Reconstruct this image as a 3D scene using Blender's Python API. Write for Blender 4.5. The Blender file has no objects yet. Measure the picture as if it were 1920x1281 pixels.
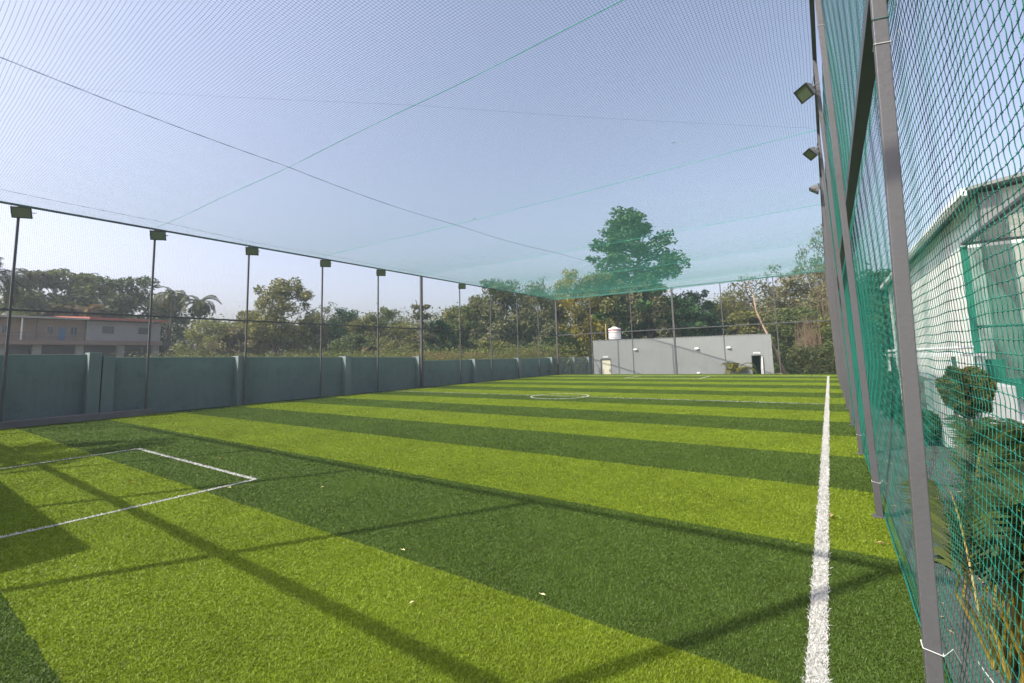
import bpy, math, random
import numpy as np
from math import radians as R, sin, cos, pi
from mathutils import Matrix, Vector

sc = bpy.context.scene
COL = sc.collection
# ------------------------------------------------------------------ camera
cam = bpy.data.cameras.new('camera'); co = bpy.data.objects.new('camera', cam); COL.objects.link(co)
sc.camera = co
cam.sensor_width = 36.0; cam.lens = 15.94; cam.shift_y = -0.0314
cam.clip_start = 0.03; cam.clip_end = 3000
co.matrix_world = (Matrix.Translation((0, 0, 1.657)) @ Matrix.Rotation(R(34.746), 4, 'Z') @
                   Matrix.Rotation(R(90 + 5.977), 4, 'X') @ Matrix.Rotation(R(-1.574), 4, 'Z'))
# ------------------------------------------------------------------ sky and sun
SUNV = Vector((-0.63, -1.0, 1.27)).normalized()
EL = math.asin(SUNV.z); AZ = math.atan2(SUNV.x, SUNV.y)
w = bpy.data.worlds.new('World'); sc.world = w; w.use_nodes = True
nt = w.node_tree; bg = nt.nodes['Background']
sky = nt.nodes.new('ShaderNodeTexSky'); sky.sky_type = 'NISHITA'; sky.sun_disc = False
sky.sun_elevation = EL; sky.sun_rotation = AZ
sky.air_density = 1.0; sky.dust_density = 5.0; sky.ozone_density = 2.5; sky.altitude = 50
tint = nt.nodes.new('ShaderNodeMix'); tint.data_type = 'RGBA'; tint.blend_type = 'MULTIPLY'
tint.inputs[0].default_value = 1.0; tcw = nt.nodes.new('ShaderNodeTexCoord'); spw = nt.nodes.new('ShaderNodeSeparateXYZ'); nt.links.new(tcw.outputs['Generated'], spw.inputs[0])
rw = nt.nodes.new('ShaderNodeValToRGB'); ew = rw.color_ramp.elements      # whiter haze low down, clearer air overhead
ew[0].position, ew[0].color = 0.0, (1.0, .925, .93, 1); ew[1].position, ew[1].color = .85, (.70, .725, .82, 1)
xw = ew.new(.28); xw.color = (.90, .855, .90, 1)
nt.links.new(spw.outputs[2], rw.inputs[0])
vm = nt.nodes.new('ShaderNodeVectorMath'); vm.operation = 'SCALE'; vm.inputs['Scale'].default_value = 1.66
nt.links.new(rw.outputs[0], vm.inputs[0]); nt.links.new(vm.outputs[0], tint.inputs[7])
hs = nt.nodes.new('ShaderNodeHueSaturation'); hs.inputs['Saturation'].default_value = .70
nt.links.new(sky.outputs[0], hs.inputs['Color']); nt.links.new(hs.outputs[0], tint.inputs[6]); nt.links.new(tint.outputs[2], bg.inputs[0])
bg.inputs[1].default_value = 0.15
sun = bpy.data.lights.new('sun', 'SUN'); so = bpy.data.objects.new('sun', sun); COL.objects.link(so)
sun.energy = 4.9; sun.angle = R(0.55); sun.color = (1.0, 0.93, 0.80)
so.rotation_euler = (-SUNV).to_track_quat('-Z', 'Y').to_euler(); so.location = (-20, -30, 40)
sc.view_settings.view_transform = 'Standard'; sc.view_settings.look = 'None'
sc.view_settings.gamma = 1; sc.view_settings.exposure = 0.44
sc.render.engine = 'CYCLES'
sc.cycles.max_bounces = 6; sc.cycles.transparent_max_bounces = 12

# ------------------------------------------------------------------ helpers
def srgb(r, g, b):
    f = lambda c: (c/255/12.92) if c/255 <= .04045 else ((c/255+.055)/1.055)**2.4
    return (f(r), f(g), f(b))

def tag(o, label=None, cat=None, group=None, kind=None):
    if label: o['label'] = label
    if cat: o['category'] = cat
    if group: o['group'] = group
    if kind: o['kind'] = kind
    return o

def empty(name, loc, label=None, cat=None, group=None):
    o = bpy.data.objects.new(name, None); COL.objects.link(o); o.location = loc
    o.empty_display_size = .2
    return tag(o, label, cat, group)

def mesh_np(name, V, F):
    """V (n,3), F (m,k) all polygons of k corners"""
    V = np.asarray(V, dtype=np.float32); F = np.asarray(F, dtype=np.int32)
    me = bpy.data.meshes.new(name)
    me.vertices.add(len(V)); me.vertices.foreach_set('co', V.ravel())
    k = F.shape[1]
    me.loops.add(F.size); me.loops.foreach_set('vertex_index', F.ravel())
    me.polygons.add(len(F)); me.polygons.foreach_set('loop_start', np.arange(0, F.size, k, dtype=np.int32))
    me.polygons.foreach_set('loop_total', np.full(len(F), k, dtype=np.int32))
    me.update(calc_edges=True)
    return me

def link(name, me, mat, parent=None):
    me.materials.append(mat)
    o = bpy.data.objects.new(name, me); COL.objects.link(o)
    if parent: o.parent = parent
    return o

def basis(d):
    d = d/np.linalg.norm(d)
    up = np.array([0, 0, 1.]) if abs(d[2]) < .9 else np.array([1., 0, 0])
    a = np.cross(d, up); a /= np.linalg.norm(a)
    return a, np.cross(a, d)

class MB:
    """collects shapes (world coordinates) and links them as ONE mesh object"""
    def __init__(s): s.V = []; s.F = []; s.n = 0
    def add(s, v, f):
        v = np.asarray(v, float); s.V.append(v)
        s.F += [tuple(int(i)+s.n for i in q) for q in f]; s.n += len(v); return s
    def box(s, x0, x1, y0, y1, z0, z1, M=None):
        v = np.array([(x, y, z) for z in (z0, z1) for y in (y0, y1) for x in (x0, x1)], float)
        if M is not None: v = np.array([M @ Vector(p) for p in v])
        return s.add(v, [(0,2,3,1),(4,5,7,6),(0,1,5,4),(2,6,7,3),(0,4,6,2),(1,3,7,5)])
    def hexa(s, pts):       # 8 points, same order as box
        return s.add(pts, [(0,2,3,1),(4,5,7,6),(0,1,5,4),(2,6,7,3),(0,4,6,2),(1,3,7,5)])
    def tube(s, pts, rad, n=6, cap=True, sq=False):
        pts = np.asarray(pts, float)
        rad = np.full(len(pts), rad) if np.isscalar(rad) else np.asarray(rad)
        v = []; f = []
        a, b = basis(pts[-1]-pts[0])
        for i, p in enumerate(pts):
            for k in range(n):
                t = 2*pi*k/n + (pi/4 if sq else 0)
                v.append(p + rad[i]*(cos(t)*a + sin(t)*b))
        for i in range(len(pts)-1):
            for k in range(n):
                f.append((i*n+k, i*n+(k+1) % n, (i+1)*n+(k+1) % n, (i+1)*n+k))
        if cap:
            f.append(tuple(range(n))[::-1]); f.append(tuple((len(pts)-1)*n+k for k in range(n)))
        return s.add(v, f)
    def lathe(s, prof, c, n=24):
        v = []; f = []
        for r, z in prof:
            for k in range(n): v.append((c[0]+r*cos(2*pi*k/n), c[1]+r*sin(2*pi*k/n), c[2]+z))
        for i in range(len(prof)-1):
            for k in range(n): f.append((i*n+k, i*n+(k+1) % n, (i+1)*n+(k+1) % n, (i+1)*n+k))
        f.append(tuple(range(n))[::-1]); f.append(tuple((len(prof)-1)*n+k for k in range(n)))
        return s.add(v, f)
    def ell(s, c, r, n=12, m=6):
        prof = [(max(.001, sin(pi*i/m)), -cos(pi*i/m)) for i in range(m+1)]
        v = []; f = []
        for rr, z in prof:
            for k in range(n): v.append((c[0]+r[0]*rr*cos(2*pi*k/n), c[1]+r[1]*rr*sin(2*pi*k/n), c[2]+r[2]*z))
        for i in range(m):
            for k in range(n): f.append((i*n+k, i*n+(k+1) % n, (i+1)*n+(k+1) % n, (i+1)*n+k))
        return s.add(v, f)
    def build(s, name, mat, parent=None, smooth=False, bevel=0):
        V = np.concatenate(s.V)
        if parent is not None:
            o = parent; off = np.array([0., 0, 0])
            while o is not None: off += np.array(o.location); o = o.parent
            V = V-off
        me = bpy.data.meshes.new(name); me.from_pydata(V.tolist(), [], s.F); me.update()
        if smooth: me.shade_smooth()
        o = link(name, me, mat, parent)
        if bevel:
            m = o.modifiers.new('bevel', 'BEVEL'); m.width = bevel; m.segments = 2; m.limit_method = 'ANGLE'
        return o

def rotm(c, rz, rx=0, ry=0):
    return Matrix.Translation(c) @ Matrix.Rotation(rz, 4, 'Z') @ Matrix.Rotation(ry, 4, 'Y') @ Matrix.Rotation(rx, 4, 'X')

# ------------------------------------------------------------------ materials
def nodes(name):
    m = bpy.data.materials.new(name); m.use_nodes = True
    t = m.node_tree; b = t.nodes['Principled BSDF']
    return m, t, b

def noise(t, scale, detail=4, coord='Object', rough=.6, vec=None):
    n = t.nodes.new('ShaderNodeTexNoise'); n.inputs['Scale'].default_value = scale
    n.inputs['Detail'].default_value = detail; n.inputs['Roughness'].default_value = rough
    if vec is None:
        tc = t.nodes.new('ShaderNodeTexCoord'); vec = tc.outputs[coord]
    t.links.new(vec, n.inputs['Vector'])
    return n

def ramp(t, fac, stops):
    r = t.nodes.new('ShaderNodeValToRGB'); e = r.color_ramp.elements
    e[0].position, e[0].color = stops[0][0], (*stops[0][1], 1)
    e[1].position, e[1].color = stops[-1][0], (*stops[-1][1], 1)
    for p, c in stops[1:-1]:
        x = e.new(p); x.color = (*c, 1)
    t.links.new(fac, r.inputs[0]); return r

def pmat(name, rgb, rough=.8, var=.18, scale=2.0, bump=0, bscale=60, metal=0, spec=.4, stain=None, streak=None):
    m, t, b = nodes(name)
    n = noise(t, scale, 6)
    lo = tuple(c*(1-var) for c in rgb); hi = tuple(min(1, c*(1+var)) for c in rgb)
    r = ramp(t, n.outputs[0], [(.25, lo), (.75, hi)])
    out = r.outputs[0]
    if stain:
        n2 = noise(t, stain[1], 8, rough=.75)
        r2 = ramp(t, n2.outputs[0], [(.52, (0, 0, 0)), (.68, (1, 1, 1))])
        mx = t.nodes.new('ShaderNodeMix'); mx.data_type = 'RGBA'
        t.links.new(r2.outputs[0], mx.inputs[0]); t.links.new(out, mx.inputs[6])
        mx.inputs[7].default_value = (*stain[0], 1); out = mx.outputs[2]
    if streak:      # rain streaks running down and splash marks
        tc = t.nodes.new('ShaderNodeTexCoord'); mp = t.nodes.new('ShaderNodeMapping'); mp.inputs['Scale'].default_value = (5, 5, .35)
        t.links.new(tc.outputs['Object'], mp.inputs[0]); n3 = noise(t, 1.6, 7, rough=.7, vec=mp.outputs[0])
        r3 = ramp(t, n3.outputs[0], [(.50, (0, 0, 0)), (.78, (.75, .75, .75))])
        mx = t.nodes.new('ShaderNodeMix'); mx.data_type = 'RGBA'
        t.links.new(r3.outputs[0], mx.inputs[0]); t.links.new(out, mx.inputs[6]); mx.inputs[7].default_value = (*streak, 1); out = mx.outputs[2]
    t.links.new(out, b.inputs['Base Color'])
    b.inputs['Roughness'].default_value = rough; b.inputs['Metallic'].default_value = metal
    b.inputs['Specular IOR Level'].default_value = spec
    if bump:
        nb = noise(t, bscale, 4); bp = t.nodes.new('ShaderNodeBump'); bp.inputs['Strength'].default_value = bump
        bp.inputs['Distance'].default_value = .01
        t.links.new(nb.outputs[0], bp.inputs['Height']); t.links.new(bp.outputs[0], b.inputs['Normal'])
    return m

def math_n(t, op, a, b=None):
    n = t.nodes.new('ShaderNodeMath'); n.operation = op
    for i, v in enumerate((a, b)):
        if v is None: continue
        if isinstance(v, (int, float)): n.inputs[i].default_value = v
        else: t.links.new(v, n.inputs[i])
    return n.outputs[0]

Y0 = 2.738      # first seam of the turf rolls, 2 m wide each
BRIGHT = (0.166, 0.232, 0.013); DARK = (0.068, 0.116, 0.016)
def turf_mat(name, fibre):
    m, t, b = nodes(name)
    g = t.nodes.new('ShaderNodeNewGeometry'); sp = t.nodes.new('ShaderNodeSeparateXYZ')
    t.links.new(g.outputs['Position'], sp.inputs[0])
    nw = noise(t, 6, 3, vec=g.outputs['Position'])
    y = math_n(t, 'ADD', sp.outputs[1], math_n(t, 'MULTIPLY', math_n(t, 'SUBTRACT', nw.outputs[0], .5), .05))
    fr = math_n(t, 'FRACT', math_n(t, 'MULTIPLY', math_n(t, 'SUBTRACT', y, Y0-400), .25))
    dark = math_n(t, 'LESS_THAN', fr, .5)
    mx = t.nodes.new('ShaderNodeMix'); mx.data_type = 'RGBA'
    t.links.new(dark, mx.inputs[0]); mx.inputs[6].default_value = (*BRIGHT, 1); mx.inputs[7].default_value = (*DARK, 1)
    n1 = noise(t, .8, 6, rough=.75, vec=g.outputs['Position']); n2 = noise(t, 14 if fibre else 45, 4, vec=g.outputs['Position'])
    v = math_n(t, 'ADD', math_n(t, 'MULTIPLY', n1.outputs[0], .85), math_n(t, 'MULTIPLY', n2.outputs[0], .6))
    if fibre: v = math_n(t, 'ADD', v, math_n(t, 'MULTIPLY', math_n(t, 'SUBTRACT', g.outputs['Random Per Island'], .5), .55))
    v = math_n(t, 'ADD', v, .28 if fibre else .03)
    m2 = t.nodes.new('ShaderNodeMix'); m2.data_type = 'RGBA'; m2.blend_type = 'MULTIPLY'; m2.inputs[0].default_value = 1
    cv = t.nodes.new('ShaderNodeCombineColor')
    for i in range(3): t.links.new(v, cv.inputs[i])
    t.links.new(mx.outputs[2], m2.inputs[6]); t.links.new(cv.outputs[0], m2.inputs[7])
    t.links.new(m2.outputs[2], b.inputs['Base Color'])
    b.inputs['Roughness'].default_value = .55 if fibre else .9
    b.inputs['Specular IOR Level'].default_value = .3 if fibre else .1
    if not fibre:
        nb = noise(t, 120, 4, vec=g.outputs['Position']); bp = t.nodes.new('ShaderNodeBump')
        bp.inputs['Strength'].default_value = .8; bp.inputs['Distance'].default_value = .02
        t.links.new(nb.outputs[0], bp.inputs['Height']); t.links.new(bp.outputs[0], b.inputs['Normal'])
    else:
        tr = t.nodes.new('ShaderNodeBsdfTranslucent'); t.links.new(m2.outputs[2], tr.inputs[0])
        ms = t.nodes.new('ShaderNodeMixShader'); ms.inputs[0].default_value = .25
        t.links.new(b.outputs[0], ms.inputs[1]); t.links.new(tr.outputs[0], ms.inputs[2])
        t.links.new(ms.outputs[0], t.nodes['Material Output'].inputs[0])
    return m

def foliage_mat(name, translucent=.3, rough=.55):
    """leaf colour = the object's own colour, varied leaf by leaf"""
    m, t, b = nodes(name)
    oi = t.nodes.new('ShaderNodeObjectInfo'); g = t.nodes.new('ShaderNodeNewGeometry')
    n = noise(t, .55, 3)
    v = math_n(t, 'ADD', math_n(t, 'MULTIPLY', g.outputs['Random Per Island'], .7), math_n(t, 'MULTIPLY', n.outputs[0], .7))
    r = ramp(t, v, [(.15, (.55, .6, .6)), (.7, (1.05, 1.0, .95)), (1.0, (1.5, 1.28, .95))])
    mx = t.nodes.new('ShaderNodeMix'); mx.data_type = 'RGBA'; mx.blend_type = 'MULTIPLY'; mx.inputs[0].default_value = 1
    t.links.new(oi.outputs['Color'], mx.inputs[6]); t.links.new(r.outputs[0], mx.inputs[7])
    t.links.new(mx.outputs[2], b.inputs['Base Color']); b.inputs['Roughness'].default_value = rough
    b.inputs['Specular IOR Level'].default_value = .25
    tr = t.nodes.new('ShaderNodeBsdfTranslucent'); t.links.new(mx.outputs[2], tr.inputs[0])
    ms = t.nodes.new('ShaderNodeMixShader'); ms.inputs[0].default_value = translucent
    t.links.new(b.outputs[0], ms.inputs[1]); t.links.new(tr.outputs[0], ms.inputs[2])
    t.links.new(ms.outputs[0], t.nodes['Material Output'].inputs[0])
    return m

def cladding(name, rgb, pitch, axis, rough=.45):
    m = pmat(name, rgb, rough, .06, .6); t = m.node_tree; b = t.nodes['Principled BSDF']
    tc = t.nodes.new('ShaderNodeTexCoord'); sp = t.nodes.new('ShaderNodeSeparateXYZ')
    t.links.new(tc.outputs['Object'], sp.inputs[0])
    s = math_n(t, 'PINGPONG', sp.outputs[axis], pitch/2)
    s = math_n(t, 'SMOOTH_MIN', s, pitch*.12)
    bp = t.nodes.new('ShaderNodeBump'); bp.inputs['Strength'].default_value = 1; bp.inputs['Distance'].default_value = .25
    t.links.new(s, bp.inputs['Height']); t.links.new(bp.outputs[0], b.inputs['Normal'])
    return m

M = {}
M['turf'] = turf_mat('turf_base', False); M['fibre'] = turf_mat('turf_fibre', True)
M['white_line'] = pmat('white_turf', (.52, .52, .49), .8, .12, 30, .5, 200)
M['line_base'] = pmat('white_marked_turf_backing', (.38, .38, .35), .9, .2, 30, .5, 200, stain=((.07, .12, .03), 55))
M['post'] = pmat('grey_painted_steel', (.080, .080, .084), .45, .10, 3, .15, 40, spec=.5, stain=((.065, .062, .060), 6))
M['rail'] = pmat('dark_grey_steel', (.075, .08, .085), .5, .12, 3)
M['net'] = pmat('green_nylon_net', (.009, .135, .095), .5, .25, 5, spec=.3)
M['net_dark'] = pmat('grey_green_nylon_net', (.02, .10, .085), .5, .25, 5, spec=.3)
M['rope'] = pmat('teal_rope', (.06, .42, .34), .6, .2, 20)
M['rope_dark'] = pmat('dark_wire', (.03, .035, .04), .6, .2, 20)
M['pier'] = pmat('slate_painted_pier_plaster', (.195, .243, .240), .85, .08, .9, .25, 25, streak=(.16, .195, .19))
M['wall'] = pmat('slate_painted_plaster', (.185, .232, .230), .85, .10, .9, .25, 25, stain=((.14, .18, .185), 1.6), streak=(.145, .18, .177))
M['coping'] = pmat('pale_painted_plaster', (.42, .44, .43), .85, .1, 2, .2, 30)
M['concrete'] = pmat('concrete', (.17, .165, .16), .9, .18, 3, .5, 30)
M['club'] = pmat('light_grey_plaster', (.285, .298, .292), .85, .05, .8, .15, 20, stain=((.255, .268, .264), 1.2), streak=(.245, .255, .25))
M['white'] = pmat('white_paint', (.78, .78, .76), .5, .04, 3)
M['cream'] = pmat('cream_door_paint', (.72, .68, .52), .5, .04, 3)
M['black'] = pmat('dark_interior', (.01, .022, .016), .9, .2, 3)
M['tank'] = pmat('white_tank_plastic', (.74, .70, .68), .4, .04, 3)
M['red'] = pmat('red_band_paint', (.42, .10, .07), .6, .1, 3)
M['yellow'] = pmat('weathered_yellow_pole', (.52, .42, .16), .7, .15, 5)
M['yard'] = pmat('grey_gravel_yard', (.085, .080, .077), .95, .28, 7, .9, 45, stain=((.07, .065, .06), 3))
M['field'] = pmat('dry_scrub_soil', (.12, .115, .05), .95, .3, .5, .6, 6, stain=((.09, .11, .035), .3))
M['lamp_body'] = pmat('grey_cast_lamp_housing', (.16, .155, .145), .5, .12, 10, spec=.5)
M['lamp_frame'] = pmat('black_lamp_frame', (.03, .035, .03), .5, .1, 10)
M['bark'] = pmat('grey_brown_bark', (.11, .085, .06), .95, .3, 3, .6, 14)
M['bark_pale'] = pmat('pale_pinkish_bark', (.32, .215, .155), .9, .2, 3, .5, 14)
M['leaf'] = foliage_mat('leaf'); M['palm_leaf'] = foliage_mat('palm_leaf', .25, .4)
M['stem_yellow'] = pmat('yellow_palm_stem', (.20, .145, .018), .5, .25, 6)
M['soffit'] = pmat('grey_flashing', (.20, .20, .195), .6, .08, 3)
M['clad_side'] = cladding('white_ribbed_cladding_side', (.80, .80, .77), .25, 1)
M['clad_gable'] = cladding('white_ribbed_cladding_gable', (.76, .75, .68), .25, 0)
M['house_beige'] = pmat('beige_plaster', (.28, .205, .16), .9, .1, .8)
M['house_grey'] = pmat('grey_plaster', (.27, .26, .25), .9, .1, .8)
M['house_slab'] = pmat('brown_concrete_slab', (.215, .155, .125), .9, .1, 1)
M['roof_red'] = pmat('red_sheet_roof', (.34, .10, .07), .6, .12, 1)
M['roof_grey'] = pmat('beige_sheet_roof', (.32, .30, .27), .6, .12, 1)
M['door_blue'] = pmat('blue_door_paint', (.07, .16, .28), .6, .1, 3)
M['dead_leaf'] = pmat('dead_leaf', (.42, .27, .14), .8, .35, 9)
M['string'] = pmat('white_string', (.6, .6, .58), .8, .1, 9)
def glassm(name, rgb, rough):
    m, t, b = nodes(name); b.inputs['Base Color'].default_value = (*rgb, 1)
    n = noise(t, 8, 2); r = ramp(t, n.outputs[0], [(.3, (rough,)*3), (.7, (rough+.15,)*3)])
    t.links.new(r.outputs[0], b.inputs['Roughness']); b.inputs['Specular IOR Level'].default_value = .6
    return m
M['lamp_glass'] = glassm('dim_green_lamp_glass', (.11, .15, .09), .3)
M['window'] = glassm('dark_window_glass', (.02, .035, .035), .1)
M['shade_solid'] = pmat('green_shade_fabric', (.015, .16, .105), .7, .2, 4)
def shade_cloth():      # knitted shade cloth: strands with see-through gaps, far finer than a pixel
    m, t, b = nodes('green_shade_cloth'); b.inputs['Base Color'].default_value = (.02, .15, .10, 1)
    b.inputs['Roughness'].default_value = .7
    n = noise(t, 3, 3); r = ramp(t, n.outputs[0], [(.3, (.50,)*3), (.7, (.66,)*3)])
    tp = t.nodes.new('ShaderNodeBsdfTransparent'); ms = t.nodes.new('ShaderNodeMixShader')
    t.links.new(r.outputs[0], ms.inputs[0]); t.links.new(b.outputs[0], ms.inputs[1]); t.links.new(tp.outputs[0], ms.inputs[2])
    t.links.new(ms.outputs[0], t.nodes['Material Output'].inputs[0]); return m
M['shade_cloth'] = shade_cloth()

# ================================================================== GROUND
XL, XR, YF, H, MID = -19.77, 0.27, 35.44, 6.63, 3.44
def struct(o): o['kind'] = 'structure'; return o
struct(MB().box(-700, 700, -400, 900, -1.2, -.8).build('ground', M['field']))
struct(MB().box(-20.25, .36, -1.2, 35.9, -.79, 0).build('turf', M['turf']))
struct(MB().box(.36, 40, -8, 60, -.79, -.02).build('yard', M['yard']))
struct(MB().box(-40, .36, -14, -1.2, -.79, -.03).build('path', M['concrete']))

rng = np.random.default_rng(7)
def blades(n, xs, ys, hs, ws, z0=0.0):
    ang = rng.uniform(0, 2*pi, n); lean = rng.normal(0, .75, (n, 2))
    dx = np.cos(ang)*ws*.5; dy = np.sin(ang)*ws*.5
    V = np.empty((n, 5, 3)); h = hs
    V[:, 0] = np.stack([xs-dx, ys-dy, np.full(n, z0)], 1); V[:, 1] = np.stack([xs+dx, ys+dy, np.full(n, z0)], 1)
    mx = xs+lean[:, 0]*h*.35; my = ys+lean[:, 1]*h*.35
    V[:, 2] = np.stack([mx+dx*.8, my+dy*.8, z0+h*.6], 1); V[:, 3] = np.stack([mx-dx*.8, my-dy*.8, z0+h*.6], 1)
    V[:, 4] = np.stack([xs+lean[:, 0]*h, ys+lean[:, 1]*h, z0+h*.95], 1)
    b = np.arange(n)[:, None]*5
    F = np.concatenate([b+np.array([[0, 1, 2]]), b+np.array([[0, 2, 3]]), b+np.array([[3, 2, 4]])], 1).reshape(-1, 3)
    return V.reshape(-1, 3), F

def field_points(total, x0, x1, y0, y1, p=1.7, rmin=1.9):
    """more fibres close by, fewer far off"""
    out = []; got = 0
    while got < total:
        x = rng.uniform(x0, x1, 400000); y = rng.uniform(y0, y1, 400000)
        r = np.hypot(x, y)
        keep = (rng.uniform(0, 1, 400000) < (rmin/np.maximum(r, rmin))**p) & (y > -x*0.09-.2)
        out.append(np.stack([x[keep], y[keep]], 1)); got += keep.sum()
    return np.concatenate(out)[:total]
LINES = [  # name, label, list of polylines, width
 ('touchline', 'wide white touchline running up the right side of the pitch', [[(-.19, 0), (-.19, 33)]], .092),
 ('far_touchline', 'thin white touchline beside the slate wall', [[(-19.38, 6.1), (-19.38, 33)]], .05),
 ('halfway_line', 'white halfway line across the pitch', [[(-19.35, 16.55), (-.24, 16.55)]], .05),
 ('centre_circle', 'small white centre circle', [[(-9.22+1.17*cos(t*pi/24), 16.55+1.17*sin(t*pi/24)) for t in range(49)]], .065),
 ('penalty_box', 'white near penalty box', [[(-6.93, .1), (-6.93, 3.39), (-11.7, 3.39), (-11.7, .1)]], .058),
 ('far_penalty_box', 'white penalty box at the far end', [[(-6.75, 33), (-6.75, 29.9), (-11.6, 29.9), (-11.6, 33)]], .08),
 ('goal_line', 'white goal line at the far end', [[(-19.35, 33.04), (-.14, 33.04)]], .08)]
def line_mask(P, grow=0.0):
    m = np.zeros(len(P), bool)
    for _, _, pls, wd in LINES:
        for pl in pls:
            for a, b in zip(pl[:-1], pl[1:]):
                a = np.array(a, float); b = np.array(b, float); d = b-a; L = np.hypot(*d); d /= L
                q = P-a; s = q@d; e = np.abs(q[:, 0]*d[1]-q[:, 1]*d[0])
                m |= (s > -wd/2) & (s < L+wd/2) & (e < wd/2+grow)
    return m
N = 1250000
P = field_points(N, -20.0, .33, -.3, 35.8, 2.0)
lm = line_mask(P + rng.normal(0, .012, P.shape))
P = P[~lm]
r = np.hypot(P[:, 0], P[:, 1])
V, F = blades(len(P), P[:, 0], P[:, 1], rng.uniform(.008, .017, len(P)), .0022*np.clip(r/1.9, 1, 9))
o = link('turf_fibres', mesh_np('turf_fibres', V, F), M['fibre'])
tag(o, 'striped artificial grass fibres covering the pitch', 'artificial grass', kind='stuff')
for nm, lab, pls, wd in LINES:
    mb = MB()
    for pl in pls:
        for a, b in zip(pl[:-1], pl[1:]):
            a = np.array(a, float); b = np.array(b, float); d = (b-a)/np.hypot(*(b-a)); nn = np.array([-d[1], d[0]])*wd/2
            if nm != 'centre_circle': a = a-d*wd*.499; b = b+d*wd*.499
            else: b = b+d*.01
            dz = .002*(list(pl).index(tuple(a+d*wd*.499)) if False else 0)
            c = [np.append(a-nn, .004), np.append(b-nn, .004), np.append(b+nn, .004), np.append(a+nn, .004)]
            mb.add(c, [(0, 1, 2, 3)])
    # lift consecutive strips a hair so overlapping corners never share a plane
    for i, v in enumerate(mb.V): v[:, 2] += .0009*(i % 3)
    mo = mb.build(nm, M['line_base']); struct(mo)
    # white fibres of this marking
    A = []
    for pl in pls:
        for a, b in zip(pl[:-1], pl[1:]):
            a = np.array(a, float); b = np.array(b, float); L = np.hypot(*(b-a)); d = (b-a)/L
            mid = (a+b)/2; n = int(L*wd*(34000 if nm == 'touchline' else 12000))
            s = rng.uniform(-wd/2, L+wd/2, n); e = rng.uniform(-wd/2, wd/2, n)+rng.normal(0, .006, n)
            q = a+s[:, None]*d+e[:, None]*np.array([-d[1], d[0]])
            rr = np.hypot(q[:, 0], q[:, 1]); A.append(q[rng.uniform(0, 1, n) < (3.0/np.maximum(rr, 3.0))**1.3])
    q = np.concatenate(A); rr = np.hypot(q[:, 0], q[:, 1])
    V, F = blades(len(q), q[:, 0], q[:, 1], rng.uniform(.010, .020, len(q)), .0028*np.clip(rr/2.2, 1, 6), .002)
    fo = link('marking_fibres', mesh_np('marking_fibres', V, F), M['white_line'], mo)
    mo['label'] = lab

# scattered litter: dead leaves and petals on the turf and the yard
def leaf_piece(x, y, z, s, mat, label, group):
    mb = MB(); a = random.uniform(0, 6.28); c, d = cos(a)*s, sin(a)*s
    mb.add([(x-c, y-d, z), (x+d*.4, y-c*.4, z+s*.25), (x+c, y+d, z+s*.1), (x-d*.4, y+c*.4, z+s*.35)], [(0, 1, 2), (0, 2, 3)])
    mb.add([(x-c, y-d, z-.0015), (x+d*.4, y-c*.4, z+s*.25-.0015), (x+c, y+d, z+s*.1-.0015), (x-d*.4, y+c*.4, z+s*.35-.0015)], [(0, 2, 1), (0, 3, 2)])
    mb.tube([(x-c, y-d, z+.001), (x-c*1.5, y-d*1.5, z+.004)], .0012, 4)
    return tag(mb.build('dead_leaf', mat), label, 'leaf', group)
random.seed(3)
M['petal'] = pmat('pale_petal', (.7, .62, .3), .7, .2, 9); M['petal_orange'] = pmat('orange_petal', (.75, .28, .04), .7, .2, 9)
for x, y, s, m_, l in [(-.12, 5.55, .045, 'dead_leaf', 'curled brown leaf lying just right of the touchline'),
        (.22, 4.98, .04, 'dead_leaf', 'small reddish leaf near the foot of the right net'),
        (-8.9, 3.75, .03, 'petal_orange', 'orange petal on the first bright stripe beyond the penalty box'),
        (-9.3, 4.55, .03, 'petal_orange', 'orange petal close beside the seam, farther from the penalty box'),
        (-8.3, 2.35, .03, 'petal_orange', 'orange petal inside the near penalty box'),
        (-6.7, 2.95, .025, 'petal', 'pale petal on the corner of the penalty box'),
        (-3.15, 2.8, .02, 'petal', 'pale petal near the middle of the nearest dark stripe'),
        (-6.3, 5.9, .022, 'petal', 'pale petal on the bright stripe past the fence shadow'),
        (-5.6, 3.6, .022, 'petal', 'pale petal right of the penalty box corner'),
        (-2.45, 2.25, .02, 'petal', 'pale petal near the lower end of the bright stripe'),
        (-1.75, 2.8, .02, 'petal', 'pale petal on the dark turf left of the touchline')]:
    leaf_piece(x, y, .03, s, M[m_], l, None)

# ================================================================== NETTING FENCES
def strands(P, r, a, b):
    """P (M,N,3) parallel strands, radius r, cross-section axes a, b (3,) -> triangular threads"""
    Mn, Nn, _ = P.shape
    off = np.stack([r*(cos(t)*np.array(a, float)+sin(t)*np.array(b, float)) for t in (pi/2, pi/2+2*pi/3, pi/2+4*pi/3)])
    V = (P[:, :, None, :]+off[None, None]).reshape(-1, 3)
    i = np.arange(Mn)[:, None, None]*Nn*3; j = np.arange(Nn-1)[None, :, None]*3; k = np.arange(3)[None, None, :]; k2 = (k+1) % 3
    F = np.stack([i+j+k, i+j+k2, i+j+3+k2, i+j+3+k], -1).reshape(-1, 4)
    return V, F
def join(parts):
    V = []; F = []; n = 0
    for v, f in parts: V.append(v); F.append(f+n); n += len(v)
    return np.concatenate(V), np.concatenate(F)

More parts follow.
